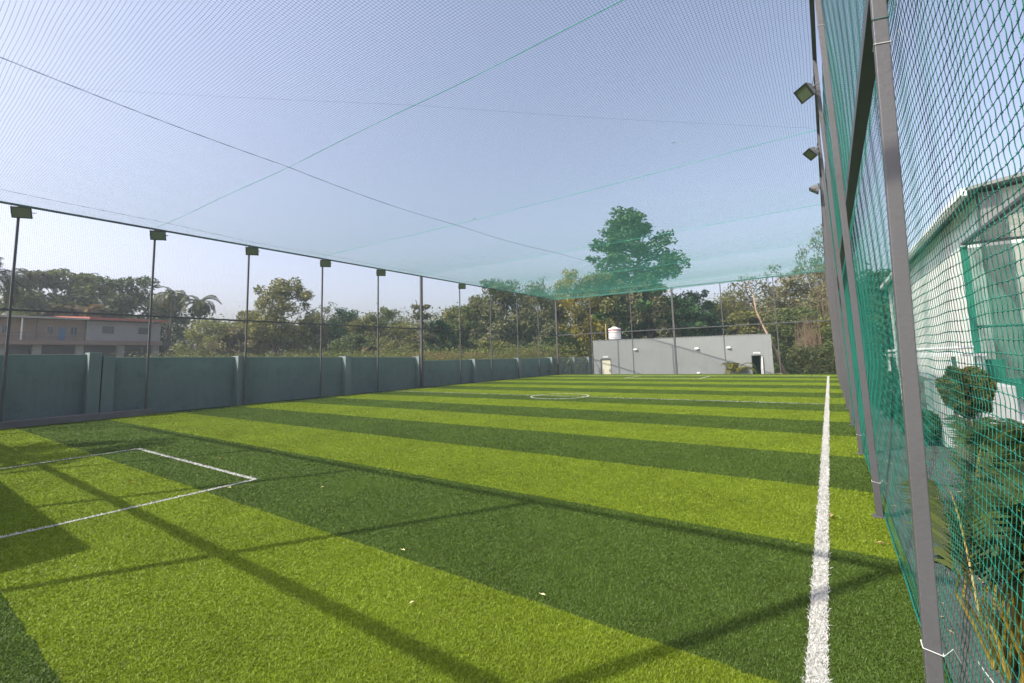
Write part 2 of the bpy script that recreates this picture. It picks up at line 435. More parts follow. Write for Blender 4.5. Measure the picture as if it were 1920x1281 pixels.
def fence(name, label, p0, p1, posts, thick, mesh, rad, netoff, kerb=None, leantop=0, netmat='net', skipnet=False, topmat='rail', bend=None, hp=.030, roff=.073):
    """p0,p1: ends of the line on the ground; posts: distances along it"""
    p0 = np.array(p0, float); p1 = np.array(p1, float); L = np.linalg.norm(p1-p0); d = (p1-p0)/L
    nrm = np.array([d[1], -d[0], 0])          # towards the side the net hangs on
    root = empty(name, (p0[0], p0[1], 0), label, 'fence')
    for s in posts:
        q = p0+d*s; h = .065 if s in thick else hp
        z0 = .2 if (kerb and s < kerb) else 0
        lean = np.array([leantop, 0, 0])
        mb = MB(); c = [q+sx*h*nrm+sy*h*d for sy in (-1, 1) for sx in (-1, 1)]
        zt = H-.031
        if bend and s == bend[0]:      # this post is out of plumb up to the mid rail
            e1 = np.array([bend[1], 0, 0]); e2 = np.array([bend[2], 0, 0])
            lo = [np.append((v+e1)[:2], z0) for v in c]; mi = [np.append((v+e2)[:2], MID) for v in c]; hi = [np.append((v+lean)[:2], zt) for v in c]
            o_ = [0, 1, 3, 2]; V_ = [l[i] for l in (lo, mi, hi) for i in o_]
            mb.add(V_, [(3, 2, 1, 0), (8, 9, 10, 11)]+[(r_*4+k, r_*4+(k+1) % 4, r_*4+4+(k+1) % 4, r_*4+4+k) for r_ in (0, 1) for k in range(4)])
        else: mb.hexa([np.append(v[:2], z0) for v in c]+[np.append((v+lean)[:2], zt) for v in c])
        if z0 == 0:
            g_ = .03; c2 = [q+sx*(h+g_)*nrm+sy*(h+g_)*d for sy in (-1, 1) for sx in (-1, 1)]
            mb.hexa([np.append(v[:2], .002) for v in c2]+[np.append(v[:2], .012) for v in c2])
        mb.build('post', M['post'], root, bevel=.004)
    for z, nm, hh in ((H, 'top_rail', .03), (MID, 'mid_rail', .03)):
        hh = max(hh, hp) if roff < .1 or z == H else .042
        lean = np.array([leantop*z/H, 0, 0])
        side = nrm*(.0 if z == H else roff)
        a = p0+lean+side-d*.04; b = p1+lean+side+d*.04
        mb = MB(); c = []
        for e in (a, b): c += [e-nrm*hh, e+nrm*hh]
        # order: x0y0 x1y0 x0y1 x1y1 at z0 then z1
        mb.hexa([np.append(v[:2], z-hh) for v in c]+[np.append(v[:2], z+hh) for v in c])
        mb.build(nm, M[topmat], root, bevel=.003)
    if skipnet: return root
    return root, p0, d, nrm, L

def flat_net(root, p0, d, nrm, L, mesh, rad, off, mat, zt=H):
    s = np.arange(0, L+.001, mesh); z = np.arange(.03, zt, mesh)
    def surf(S, Z):
        t = S*1.9; bul = .045*np.sin(pi*np.clip(Z/MID % 1, 0, 1))*(1+.5*np.sin(t)) + .012*np.sin(S*7+Z*3)
        P = p0[None, None, :]+d[None, None, :]*S[..., None]+nrm[None, None, :]*(off+bul)[..., None]
        P[..., 2] = Z; return P
    zz = np.linspace(.02, zt, 22)
    S, Z = np.meshgrid(s, zz, indexing='ij'); V1 = strands(surf(S+.004*np.sin(Z*9+S*31), Z), rad, nrm, d)
    ss = np.linspace(0, L, int(L/.6)+2)
    Z, S = np.meshgrid(z, ss, indexing='ij'); V2 = strands(surf(S, Z+.005*np.sin(S*8+Z*17)), rad, nrm, (0, 0, 1))
    V, F = join([V1, V2]); V = V-np.array([p0[0], p0[1], 0])
    return link('net', mesh_np('net', V, F), M[mat], root)

LEFTP = [-.8, 2.47, 5.86, 9.13, 12.53, 15.84, 19.02, 22.47, 25.8, 29.2, 32.31, 35.40]
f = fence('net_fence', 'tall grey post and net fence along the left slate wall', (XL, -.8, 0), (XL, YF, 0),
          [y+.8 for y in LEFTP], (19.02+.8, LEFTP[-1]+.8), .05, .0011, .06, kerb=6.5)
root, p0, d, nrm, L = f
flat_net(root, p0, d, -nrm, L, .045, .0015, .05, 'net_dark')
FARX = [3.32, 6.86, 10.17, 13.62, 16.97]
f = fence('net_fence', 'tall grey post and net fence closing the far end of the pitch', (XL+.1, YF, 0), (XR-.1, YF, 0), [x-.1 for x in FARX], (10.07,), .05, .0011, .06)
root, p0, d, nrm, L = f
flat_net(root, p0, d, -nrm, L, .05, .0013, .05, 'net_dark')
BACKX = [-19.2, -15.52, -12.36, -9.20, -6.04-4.15+1.0, ]
bx = [-6.04-3.30*1, -2.88-3.30, .28-3.30]
# near-end fence stands just behind the camera: its rails and posts throw the shadow lattice on the turf
fence('net_fence', 'near end fence seen only by the shadow of its posts and rails on the turf', (XL+.2, -.68, 0), (XR-.1, -.68, 0),
      [x-(XL+.2) for x in (-15.7, -12.52, -9.35-.0, -6.18, -3.02)], (), .05, .0011, .06, skipnet=True, hp=.038)
RIGHTP = [-.58, 2.62, 5.83, 9.06, 12.3, 15.55, 18.8, 22.1, 25.4, 28.7, 32.0, 35.44]
f = fence('net_fence', 'tall grey post and green net fence close on the right side', (XR, -.58, 0), (XR, YF, 0),
          [y+.58 for y in RIGHTP], (), .05, .0013, .06, leantop=-.07, bend=(2.62+.58, -.035, .055), roff=.115, hp=.028)
root, p0, d, nrm, L = f      # nrm points to +X here
def right_net():
    m = .05; parts = []
    def bulge(S, Z):
        """slack net: swells outwards low down between the posts, tight at ground and rails"""
        y = S-.58; lo = np.clip(Z/MID, 0, 1)
        edge = .028+.165*np.clip(Z/1.4, 0, 1)+(-.07)*Z/H-.09*np.clip((Z-4)/2.5, 0, 1)
        sw = .085*np.sin(pi*lo**.8)*(.88+.12*np.sin(y*1.1+.6)) + .05*np.sin(pi*np.clip((Z-MID)/(H-MID), 0, 1))
        return edge+sw+.0025*np.sin(y*11+Z*5)
    def pos(S, Z):
        P = np.empty(S.shape+(3,)); P[..., 0] = bulge(S, Z); P[..., 1] = S; P[..., 2] = Z; return P
    near = 8.0
    ss = np.arange(.3, near, m); zz = np.arange(.02, H, m)
    # near part: every cell modelled, slack verticals bowing between knots
    K = 4; zf = np.linspace(zz[0], zz[-1], (len(zz)-1)*K+1)
    S, Z = np.meshgrid(ss, zf, indexing='ij')
    cell = np.floor((Z-zz[0])/m+1e-6); col = np.round(S/m)
    amp = .007*np.sin(col*12.9898+cell*78.233)
    ph = ((Z-zz[0])/m) % 1.0
    S2 = S+amp*np.sin(pi*ph)+.003*np.sin(Z*4+S*2)
    parts.append(strands(pos(S2, Z), .0016, (1, 0, 0), (0, 1, 0)))
    sf = np.linspace(ss[0], ss[-1], (len(ss)-1)*2+1)
    Z, S = np.meshgrid(zz, sf, indexing='ij')
    parts.append(strands(pos(S+.003*np.sin(Z*4+S*2), Z+.0035*np.sin(S*9+Z*3)+.002*np.sin(S*62)), .0017, (1, 0, 0), (0, 0, 1)))
    # knots
    S, Z = np.meshgrid(ss[:90], zz, indexing='ij')
    C = pos(S+.003*np.sin(Z*4+S*2), Z+.0035*np.sin(S*9+Z*3)).reshape(-1, 3); rk = .0048
    O = np.array([(1, 0, 0), (-1, 0, 0), (0, 1, 0), (0, -1, 0), (0, 0, 1), (0, 0, -1)])*rk
    V = (C[:, None]+O[None]).reshape(-1, 3); b = np.arange(len(C))[:, None, None]*6
    T = np.array([(0, 2, 4, 4), (2, 1, 4, 4), (1, 3, 4, 4), (3, 0, 4, 4), (2, 0, 5, 5), (1, 2, 5, 5), (3, 1, 5, 5), (0, 3, 5, 5)])[:, :3]
    Fk = (b+T[None]).reshape(-1, 3)
    # far part
    s2 = np.arange(near, L, m); zc = np.linspace(.02, H, 40)
    S, Z = np.meshgrid(s2, zc, indexing='ij'); parts.append(strands(pos(S, Z), .0019, (1, 0, 0), (0, 1, 0)))
    sc_ = np.linspace(near, L, 90); Z, S = np.meshgrid(zz, sc_, indexing='ij')
    parts.append(strands(pos(S, Z), .0019, (1, 0, 0), (0, 0, 1)))
    V4, F4 = join(parts)
    net = link('net', mesh_np('net', V4, F4), M['net'], root)
    link('knots', mesh_np('knots', V, Fk), M['net'], net)
    # edge ropes, tie wires and strings
    mb = MB(); s_ = np.linspace(.3, L, 120)
    for z in (.025, H-.05): mb.tube(np.array([[bulge(np.array(a), np.array(z))+XR, a-.58, z] for a in s_]), .005, 5)
    mb.build('edge_rope', M['net'], root)
    mb = MB(); mb.tube([(float(bulge(np.array(a), np.array(.42)))+XR+.01, a-.58, .40+.03*sin(a*9)) for a in np.linspace(1.0, 3.3, 40)], .0025, 5)
    mb.build('tie_string', M['string'], root)
    for y, z, mt in ((2.62, .42, 'string'), (2.62, 3.05, 'string'), (5.83, .34, 'string'), (9.06, .3, 'string'), (2.62, 3.17, 'net'), (5.83, 5.2, 'string')):
        x = XR-.07*z/H if y > 3 else XR-.035+.09*z/MID; q = .031
        mb = MB(); pts = [(x-q, y-q, z), (x+q, y-q, z-.012), (x+q, y+q, z+.01), (x-q, y+q, z), (x-q, y-q, z)]
        for a, b_ in zip(pts[:-1], pts[1:]): mb.tube([a, b_], .0018, 5)
        mb.tube([(x+q, y-q, z-.012), (x+q+.03, y-q-.01, z+.03), (x+q+.05, y-q, z-.02)], .0014, 4)
        mb.build('tie_wire', M[mt], root)
right_net()

# roof net
def roof_net():
    m = .05
    rt = empty('roof_net', (XL, -.68, H), 'green netting stretched flat over the whole pitch as a roof', 'net')
    def zsag(x, y):
        a = np.clip((x-XL)/(XR-XL), 0, 1)
        return .03-.10*np.sin(pi*a)*1.0-.05*np.sin(pi*np.clip(((y-5.83)/6.5) % 1, 0, 1))
    xs = np.arange(XL, XR-.05, m); ys = np.arange(-.68, YF+.01, m)
    yy = np.linspace(-.68, YF, 70); X, Y = np.meshgrid(xs, yy, indexing='ij')
    P1 = np.stack([X+.006*np.sin(Y*3+X*5), Y, H+zsag(X, Y)], -1)
    xx = np.linspace(XL, XR-.07, 44); Y, X = np.meshgrid(ys, xx, indexing='ij')
    P2 = np.stack([X, Y+.006*np.sin(X*3+Y*4), H+zsag(X, Y)], -1)
    V, F = join([strands(P1, .0020, (1, 0, 0), (0, 0, 1)), strands(P2, .0020, (0, 1, 0), (0, 0, 1))])
    V = V-np.array([XL, -.68, H]); link('net', mesh_np('net', V, F), M['net'], rt)
    for y in (5.83, 12.2, 18.8, 25.5, 32.1, 34.6):
        pts = [(x, y+.02*sin(x), H+float(zsag(np.array(x), np.array(y)))-.012) for x in np.linspace(XL, XR-.05, 40)]
        MB().tube(pts, .006, 5).build('cross_rope', M['rope'], rt)
    pts = [(-10.0-.95*sin(pi*min(1, (y+.7)/22)), y, H+float(zsag(np.array(-10.5), np.array(y)))-.01) for y in np.linspace(-.68, 34.5, 50)]
    MB().tube(pts, .0055, 5).build('seam_wire', M['rope_dark'], rt)
    pts = [(-18.0-.9*min(1, y/9), y, H+float(zsag(np.array(-18.5), np.array(y)))-.01) for y in np.linspace(-.68, 30, 40)]
    MB().tube(pts, .004, 5).build('seam_wire', M['rope_dark'], rt)
    pts = [(-13+1.0*(y+.6)*1.05 if y < 12 else .0, y, H+float(zsag(np.array(-5), np.array(y)))-.008) for y in np.linspace(1.5, 11.9, 30)]
    MB().tube(pts, .0013, 4).build('seam_wire', M['rope_dark'], rt)
roof_net()
for x, y, s, l in [(-9.9, 12.1, .07, 'brown dry leaf caught high in the roof net left of the tall tree'),
                   (-14.1, 12.0, .05, 'small dark scrap caught in the roof net nearest the left fence'),
                   (-2.6, 10.6, .045, 'pale green leaf caught in the roof net near the right fence')]:
    leaf_piece(x, y, H-.09, s, M['dead_leaf'], l, None)

# ------------------------------------------------------------------ floodlights
def floodlight(pos, face, size, label, group, anchor):
    """pos: centre of the glass, face: direction it looks"""
    root = empty('floodlight', pos, label, 'floodlight', group)
    fdir = Vector(face).normalized(); side = Vector((0, 0, 1)).cross(fdir).normalized(); up = fdir.cross(side)
    Mx = Matrix((side, up, fdir)).transposed().to_4x4(); Mx.translation = Vector(pos)
    w_, h_ = size
    T = lambda p: np.array(Mx @ Vector(p))
    mb = MB()    # tapered housing
    mb.hexa([T((sx*w_*.30, sy*h_*.30, -.13)) for sy in (-1, 1) for sx in (-1, 1)]+[T((sx*w_*.5, sy*h_*.5, -.012)) for sy in (-1, 1) for sx in (-1, 1)])
    for k in range(-2, 3): mb.hexa([T((k*w_*.11+sx*.004, sy*h_*.28, -.155)) for sy in (-1, 1) for sx in (-1, 1)]+[T((k*w_*.11+sx*.004, sy*h_*.28, -.131)) for sy in (-1, 1) for sx in (-1, 1)])
    mb.build('housing', M['lamp_body'], root, bevel=.004)
    mb = MB(); t = .022
    for a in ((-w_/2, w_/2, -h_/2, -h_/2+t), (-w_/2, w_/2, h_/2-t, h_/2), (-w_/2, -w_/2+t, -h_/2+t, h_/2-t), (w_/2-t, w_/2, -h_/2+t, h_/2-t)):
        mb.box(*a, -.011, .012, Mx)
    mb.build('frame', M['lamp_frame'], root)
    MB().box(-w_/2+t, w_/2-t, -h_/2+t, h_/2-t, -.01, .003, Mx).build('glass', M['lamp_glass'], root)
    mb = MB(); an = np.array(anchor, float)
    for sx in (-1, 1):
        e = T((sx*(w_*.5+.012), 0, -.04)); k = T((sx*(w_*.5+.012), 0, -.2)); mb.tube([e, k], .009, 5)
    k1 = T((-(w_*.5+.012), 0, -.2)); k2 = T(((w_*.5+.012), 0, -.2)); mb.tube([k1, k2], .009, 5); mb.tube([(k1+k2)/2, an], .014, 6)
    for sx in (-1, 1): mb.tube([T((sx*(w_*.5+.004), 0, -.04)), T((sx*(w_*.5+.03), 0, -.04))], .014, 8)
    mb.build('bracket', M['lamp_body'], root)
    a = T((0, 0, -.13)); b = an+np.array([0, -.18, .12]); mid = (a+b)/2+np.array([0, -.10, -.16])
    pts = [(1-u)**2*a+2*u*(1-u)*mid+u*u*b for u in np.linspace(0, 1, 9)]
    MB().tube(pts, .006, 5).build('cable', M['rope_dark'], root)
    return root
order = ['nearest', 'second nearest', 'third nearest', 'fourth nearest', 'fifth nearest', 'sixth, just beyond the thick post,', 'seventh', 'eighth', 'farthest']
for i, y in enumerate([2.47, 5.86, 9.13, 12.53, 15.84, 22.47, 25.8, 29.2, 32.31]):
    floodlight((XL+.2, y+.03, H-.26), (.72, -.50-.02*i, -.30), (.48, .34), 'grey floodlight, %s of the row on the left net fence' % order[i], 'floodlights on the left fence', (XL+.04, y, H-.14))
for i, y in enumerate([9.06, 12.3, 15.55]):
    floodlight((XR-.27, y-.16-.04*i, 5.98+.08*i), (-.62+.1*i, -.50+.25*i, -.52), (.29, .25), 'grey floodlight, %s on the right net fence' % ['large and nearest', 'middle of three', 'smallest and farthest'][i], 'floodlights on the right fence', (XR-.11, y, 6.12+.06*i))

# ================================================================== LEFT WALL
WX = -20.15
def left_wall():
    rt = empty('boundary_wall', (WX, 18, 0), 'long slate grey plastered wall with square piers behind the left fence', 'wall')
    secs = [(-3, 4.50, 2.16, 2.10), (4.505, 9.0, 2.00, 1.94), (9.0, 19.1, 1.94, 1.77), (19.1, 28, 1.56, 1.50), (28, 46, 1.50, 1.38)]
    for a, b, za, zb in secs:
        mb = MB(); c = []
        mb.hexa([(WX-.2, a, -.79), (WX, a, -.79), (WX-.2, b, -.79), (WX, b, -.79), (WX-.2, a, za), (WX, a, za), (WX-.2, b, zb), (WX, b, zb)])
        mb.build('wall_panel', M['wall'], rt)
        mb = MB(); mb.hexa([(WX-.22, a, za+.003), (WX+.012, a, za+.003), (WX-.22, b, zb+.003), (WX+.012, b, zb+.003), (WX-.22, a, za+.028), (WX+.012, a, za+.028), (WX-.22, b, zb+.028), (WX+.012, b, zb+.028)])
        mb.build('coping', M['coping'], rt)
    for y, z in [(4.48, 2.14), (4.835, 2.02), (9.06, 1.965), (14.1, 1.88), (19.05, 1.80), (24.2, 1.545), (29.6, 1.515), (34.7, 1.49), (38.9, 1.45), (42.05, 1.43)]:
        h = .16 if y < 5 else .165
        MB().box(WX-.22, WX+.29, y-h, y+h, -.785, z+.035).build('pier', M['pier'], rt, bevel=.006)
left_wall()
tag(MB().box(XL-.32, XL+.20, -1.0, 6.05, -.78, .20).build('kerb', M['concrete'], bevel=.01), kind='structure')

# ================================================================== CLUBHOUSE at the far end
def clubhouse():
    m_ = .28; O = np.array([-17.12, 37.10]); ux = np.array([1, m_])/math.hypot(1, m_); un = np.array([-ux[1], ux[0]])  # un points away
    Lw = 13.95; B = -.79; T_ = 2.86
    def Pt(u, v, z): q = O+ux*u+un*v; return (q[0], q[1], z)
    def bx(mb, u0, u1, v0, v1, z0, z1):
        mb.hexa([Pt(u, v, z0) for v in (v0, v1) for u in (u0, u1)]+[Pt(u, v, z1) for v in (v0, v1) for u in (u0, u1)]); return mb
    rt = empty('clubhouse', (O[0], O[1], B), 'long low pale grey building with two doors behind the far net', 'building')
    d1, d2 = (.60, 1.50), (12.45, 13.28); DT = 1.26
    mb = MB()
    for u0, u1, z0, z1 in ((0, d1[0], B, T_), (d1[0], d1[1], DT, T_), (d1[1], d2[0], B, T_), (d2[0], d2[1], DT, T_), (d2[1], Lw, B, T_)):
        bx(mb, u0, u1, 0, .2, z0, z1)
    for u0, u1 in ((0, .2), (Lw-.2, Lw)): bx(mb, u0, u1, .2, 5, B, T_)
    bx(mb, 0, Lw, 5, 5.2, B, T_); mb.build('wall', M['club'], rt)
    mb = MB(); n = 56
    bx(mb, .0, Lw, .08, 5.3, T_+.004, T_+.03)
    for k in range(n): bx(mb, (k+.15)*Lw/n, (k+.6)*Lw/n, -.04, 5.3, T_+.031, T_+.065)
    mb.build('roof', M['club'], rt)
    dr = bx(MB(), d1[0]+.05, d1[1]-.05, .06, .1, B+.03, DT-.05).build('door', M['cream'], rt)
    bx(MB(), d1[1]-.17, d1[1]-.13, .02, .058, .12, .36).build('handle', M['black'], dr)
    for d_ in (d1, d2):
        mb = MB(); bx(mb, d_[0], d_[0]+.05, -.012, .15, B, DT-.001); bx(mb, d_[1]-.05, d_[1], -.012, .15, B, DT-.001); bx(mb, d_[0]+.051, d_[1]-.051, -.012, .15, DT-.05, DT-.002)
        mb.build('door_frame', M['rail'], rt)
    o2 = bx(MB(), d2[1]-.12, d2[1]-.055, -.10, .6, B+.03, DT-.06).build('door', M['white'], rt); o2['label'] = 'white door standing open beside the dark doorway'
    bx(MB(), d2[0]+.05, d2[1]-.055, .9, .93, B, DT).build('doorway_shade', M['black'], rt)  # near-black sheet: the shade inside the doorway, painted as colour
    for u, z in ((3.60, 1.97), (8.48, 1.90), (10.86, 1.90)):
        mb = MB(); c = Pt(u, -.03, z)
        lm_ = mb.ell(c, (.19, .10, .095), 16, 8).build('bulkhead_light', M['white'], rt, smooth=True)
    mb = MB(); mb.ell(Pt(8.5, -.03, -.08), (.15, .09, .08), 14, 6); mb.build('bulkhead_light', M['white'], rt, smooth=True)
    for u0, u1, z in ((.82, 1.28, 1.42), (12.62, 13.1, 1.43)):
        s = bx(MB(), u0, u1, -.03, -.003, z-.06, z+.07).build('sign_plate', M['white'], rt)
        mb = MB()
        for k in range(9): bx(mb, u0+.06+k*.04, u0+.06+k*.04+.024, -.033, -.031, z-.018, z+.022)
        mb.build('sign_text', M['soffit'], s)
    # water tank on the roof
    c = Pt(1.75, 1.2, T_+.07); c = (c[0]+.05, c[1], c[2])
    tk = empty('water_tank', c, 'white ribbed plastic water tank standing on the clubhouse roof', 'water tank')
    prof = [(.50, 0)]
    for k in range(7): z = .05+k*.10; prof += [(.53, z), (.55, z+.02), (.55, z+.06), (.53, z+.08)]
    prof += [(.53, .80)]
    MB().lathe(prof, c, 28).build('tank_body', M['tank'], tk, smooth=True)
    MB().lathe([(.545, .801), (.555, .82), (.555, .87), (.54, .885)], c, 28).build('red_band', M['red'], tk)
    MB().lathe([(.56, .886), (.57, .93), (.55, .99), (.42, 1.04), (.22, 1.09), (.20, 1.15), (.02, 1.17)], c, 28).build('lid', M['tank'], tk, smooth=True)
    q = Pt(1.05, .9, T_+.07)
    tag(MB().tube([(q[0], q[1], q[2]), (q[0]+.02, q[1], q[2]+1.45)], [.045, .03], 8).build('roof_pole', M['yellow']), 'thin yellow pole upright beside the white water tank', 'pole')
clubhouse()

# ================================================================== HOUSE far left
def house():
    X = -72.7; rt = empty('balcony_house', (X, 16, -.8), 'long beige and grey two storey house with a red sheet roof beyond the left wall', 'house')
    yp = lambda p: 8.5+.03709*p+3.304e-5*p*p
    Ya = 1.0; Yj = yp(160); Yb = yp(299)
    MB().box(X-9, X, Ya, Yj-.05, 4.95, 7.35).build('wall', M['house_beige'], rt)
    MB().box(X-9, X+.6, Yj, Yb, 4.95, 7.28).build('wall', M['house_grey'], rt)['label'] = 'plain grey wall under the red roof'
    MB().box(X-9, X+1.0, Ya, Yb+.15, 4.45, 4.94).build('floor_slab', M['house_slab'], rt)
    MB().box(X-9, X-1.2, Ya, Yb, -.8, 4.44).build('open_floor_shade', M['rail'], rt)  # dark block behind the pillars paints the shade of the open ground floor
    for p in (-60, 5, 75, 154, 230, 296):
        MB().box(X-.3, X+.3, yp(p)-.5 if p > -50 else 5, (yp(p) if p > -50 else 5.5)+.2, -.8, 4.44).build('pillar', M['house_grey'], rt)
    MB().hexa([(X-9, Ya, 7.9), (X+1.2, Ya, 7.36), (X-9, Yj, 7.9), (X+1.2, Yj, 7.36), (X-9, Ya, 8.05), (X+1.2, Ya, 7.6), (X-9, Yj, 8.05), (X+1.2, Yj, 7.55)]).build('roof', M['roof_grey'], rt)
    MB().hexa([(X-9, Yj-2.0, 8.3), (X+1.3, Yj+.04, 7.40), (X-9, Yb+.3, 8.3), (X+1.3, Yb+.3, 7.40), (X-9, Yj-2.0, 8.5), (X+1.3, Yj+.04, 7.72), (X-9, Yb+.3, 8.5), (X+1.3, Yb+.3, 7.72)]).build('roof', M['roof_red'], rt)
    def win(a, b, z0, z1, xx, n=2, fm='rail'):
        f_ = MB(); f_.box(xx+.002, xx+.06, yp(a)-.07, yp(b)+.07, z0-.07, z1+.07).build('x', M['house_grey'], rt)
        o = COL.objects[-1] if False else bpy.context.scene.collection.objects[-1]; o.name = 'window'
        w_ = (yp(b)-yp(a))/n
        g = MB()
        for k in range(n): g.box(xx+.062, xx+.075, yp(a)+k*w_+.03, yp(a)+(k+1)*w_-.03, z0, z1)
        g.build('pane', M['window'], o)
    win(2, 14, 5.75, 6.5, X); win(88, 100, 5.75, 6.5, X); win(132, 145, 5.6, 6.5, X)
    win(188, 211, 5.85, 6.7, X+.6, 1); win(256, 279, 5.85, 6.7, X+.6, 1)
    MB().box(X+.002, X+.06, yp(110), yp(123), 4.96, 6.5).build('door', M['door_blue'], rt)
    MB().box(X+.7, X+.9, yp(36), yp(39), 4.95, 7.35).build('balcony_post', M['white'], rt)
    MB().box(X+.4, X+.5, yp(66), yp(67.5), 4.95, 7.35).build('drain_pipe', M['rail'], rt)
    mb = MB()
    for z in (5.35, 5.75): mb.box(X+.93, X+.96, Ya, Yj-.1, z-.015, z+.015)
    for k in range(70): y = Ya+.2+k*.2
    for k in range(14): mb.box(X+.94, X+.97, Ya+.2+k*1.0, Ya+.23+k*1.0, 4.95, 5.75)
    mb.build('balcony_railing', M['rail'], rt)
house()

# ================================================================== WAREHOUSE on the right
def warehouse():
    X, Y1, Y2, Z = 3.3, 15.3, 36.5, 5.32
    rt = empty('warehouse', (X, Y1, 0), 'tall white ribbed metal warehouse behind the right net', 'building')
    MB().box(X, X+.15, Y1+.4, Y2, 0.3, Z).build('side_wall', M['clad_side'], rt)
    W2 = 9.0; rz = Z+W2*.14
    mb = MB(); y = Y1+.2
    mb.add([(X+.35, y, .3), (X+2*W2, y, .3), (X+2*W2, y, Z), (X+W2, y, rz), (X+.35, y, Z+.05),
            (X+.35, y+.12, .3), (X+2*W2, y+.12, .3), (X+2*W2, y+.12, Z), (X+W2, y+.12, rz), (X+.35, y+.12, Z+.05)],
           [(0, 1, 2, 3, 4), (5, 9, 8, 7, 6), (0, 5, 6, 1), (1, 6, 7, 2), (2, 7, 8, 3), (3, 8, 9, 4), (4, 9, 5, 0)])
    mb.build('gable_wall', M['clad_gable'], rt)
    MB().box(X-.02, X+.34, Y1, Y1+.38, 0, Z).build('corner_column', M['soffit'], rt, bevel=.01)
    MB().box(X+1.5, X+1.62, Y1-.02, Y1+.19, 0, Z+.05).build('corner_column', M['soffit'], rt)
    MB().box(X-.03, X+.2, Y1+.4, Y2+.02, 0, .295).build('plinth', M['concrete'], rt)
    mb = MB()   # roof with overhang
    mb.hexa([(X-.25, Y1-.35, Z+.02), (X+W2, Y1-.35, rz+.06), (X-.25, Y2+.3, Z+.02), (X+W2, Y2+.3, rz+.06), (X-.25, Y1-.35, Z+.10), (X+W2, Y1-.35, rz+.14), (X-.25, Y2+.3, Z+.10), (X+W2, Y2+.3, rz+.14)])
    mb.hexa([(X+W2+.002, Y1-.35, rz+.06), (X+2*W2+.3, Y1-.35, Z+.02), (X+W2+.002, Y2+.3, rz+.06), (X+2*W2+.3, Y2+.3, Z+.02), (X+W2+.002, Y1-.35, rz+.14), (X+2*W2+.3, Y1-.35, Z+.1), (X+W2+.002, Y2+.3, rz+.14), (X+2*W2+.3, Y2+.3, Z+.1)])
    mb.build('roof', M['soffit'], rt)
    MB().box(X-.40, X-.26, Y1-.3, Y2+.3, Z-.10, Z+.09).build('gutter', M['white'], rt, bevel=.02)
warehouse()

def shade_house():
    x0, x1, y0, y1, z = 2.45, 8.0, 5.5, 12.95, 3.72
    rt = empty('shade_house', (x0, y1, 0), 'green shade cloth enclosure on a steel frame in front of the warehouse', 'shade house')
    for x, y in ((x0, y1), (x0, y0), (x0+2.6, y1), (x1, y1), (x1, y0)):
        MB().box(x-.05, x+.05, y-.05, y+.05, 0, z-.05).build('post', M['shade_solid'] if (x, y) == (x0, y1) else M['rail'], rt)
    for a in ((x0-.04, x0+.04, y0, y1), (x0, x1, y1-.04, y1+.04), (x0, x1, y0-.04, y0+.04)):
        MB().box(*a, z-.02, z+.03).build('beam', M['rail'], rt)
    MB().box(x0+.05, x1, y1-.02, y1+.02, 1.98, 2.03).build('beam', M['rail'], rt)
    MB().box(x0+.05, x1, y1-.075, y1-.07, .9, z-.1).build('cloth_wall', M['shade_cloth'], rt)
    MB().box(x0+.02, x1, y0, y1, z+.034, z+.038).build('cloth_roof', M['shade_cloth'], rt)
    MB().box(x0+.1, x1, y1-.12, y1-.09, .62, .98).build('hem_band', M['shade_solid'], rt)
    MB().box(x0+.06, x0+.34, y1-.13, y1-.125, .95, 1.35).build('fabric_flap', M['shade_solid'], rt)
    tag(MB().box(2.75, 7.5, 13.2, 13.5, 0, .62).build('low_white_wall', M['white'], bevel=.01), 'low white wall at the foot of the shade house', 'wall')
shade_house()
def kiosk():
    rt = empty('metal_canopy', (1.9, 13.5, 0), 'flat white metal canopy on thin posts beyond the nearest right post', 'canopy')
    MB().box(1.15, 2.5, 12.6, 15.0, 1.42, 1.47).build('canopy_top', M['white'], rt)
    mb = MB(); mb.tube([(1.0, 12.4, 1.56), (2.3, 12.4, 1.60)], .03, 8); mb.build('front_rail', M['white'], rt)
    for x, y in ((1.2, 12.7), (2.4, 12.7), (1.2, 14.9), (2.4, 14.9)): MB().box(x-.03, x+.03, y-.03, y+.03, 0, 1.415).build('leg', M['white'], rt)
kiosk()
tag(MB().box(1.42, 2.3, 10.2, 11.6, 0, 1.0).build('planter_wall', M['coping'], bevel=.015), 'white plastered block planter in front of the warehouse', 'planter')

# ================================================================== VEGETATION
def cards(C, s, rng, flat=.3, aspect=.6):
    """leaf cards: C centres (n,3), s sizes (n,) -> folded leaves (two triangles bent on the midrib)"""
    n = len(C); a = rng.normal(size=(n, 3)); a[:, 2] *= .6; a /= np.linalg.norm(a, axis=1)[:, None]
    b = rng.normal(size=(n, 3)); b[:, 2] *= flat; b -= (b*a).sum(1)[:, None]*a; b /= np.linalg.norm(b, axis=1)[:, None]
    c = np.cross(a, b); s = s[:, None]
    V = np.stack([C-a*s*.5, C+b*s*aspect*.5+c*s*.12, C+a*s*.5, C-b*s*aspect*.5+c*s*.12], 1).reshape(-1, 3)
    F = np.arange(4*n).reshape(-1, 4)
    return V, F

def branch(mb, rng, p, d, L, r0, n=5, wob=.12, r1=None):
    pts = [p]; d = d/np.linalg.norm(d)
    for k in range(n):
        d = d+rng.normal(0, wob, 3); d[2] += .03; d /= np.linalg.norm(d); pts.append(pts[-1]+d*L/n)
    mb.tube(pts, np.linspace(r0, r1 if r1 else r0*.3, n+1), 5, cap=False)
    return np.array(pts)

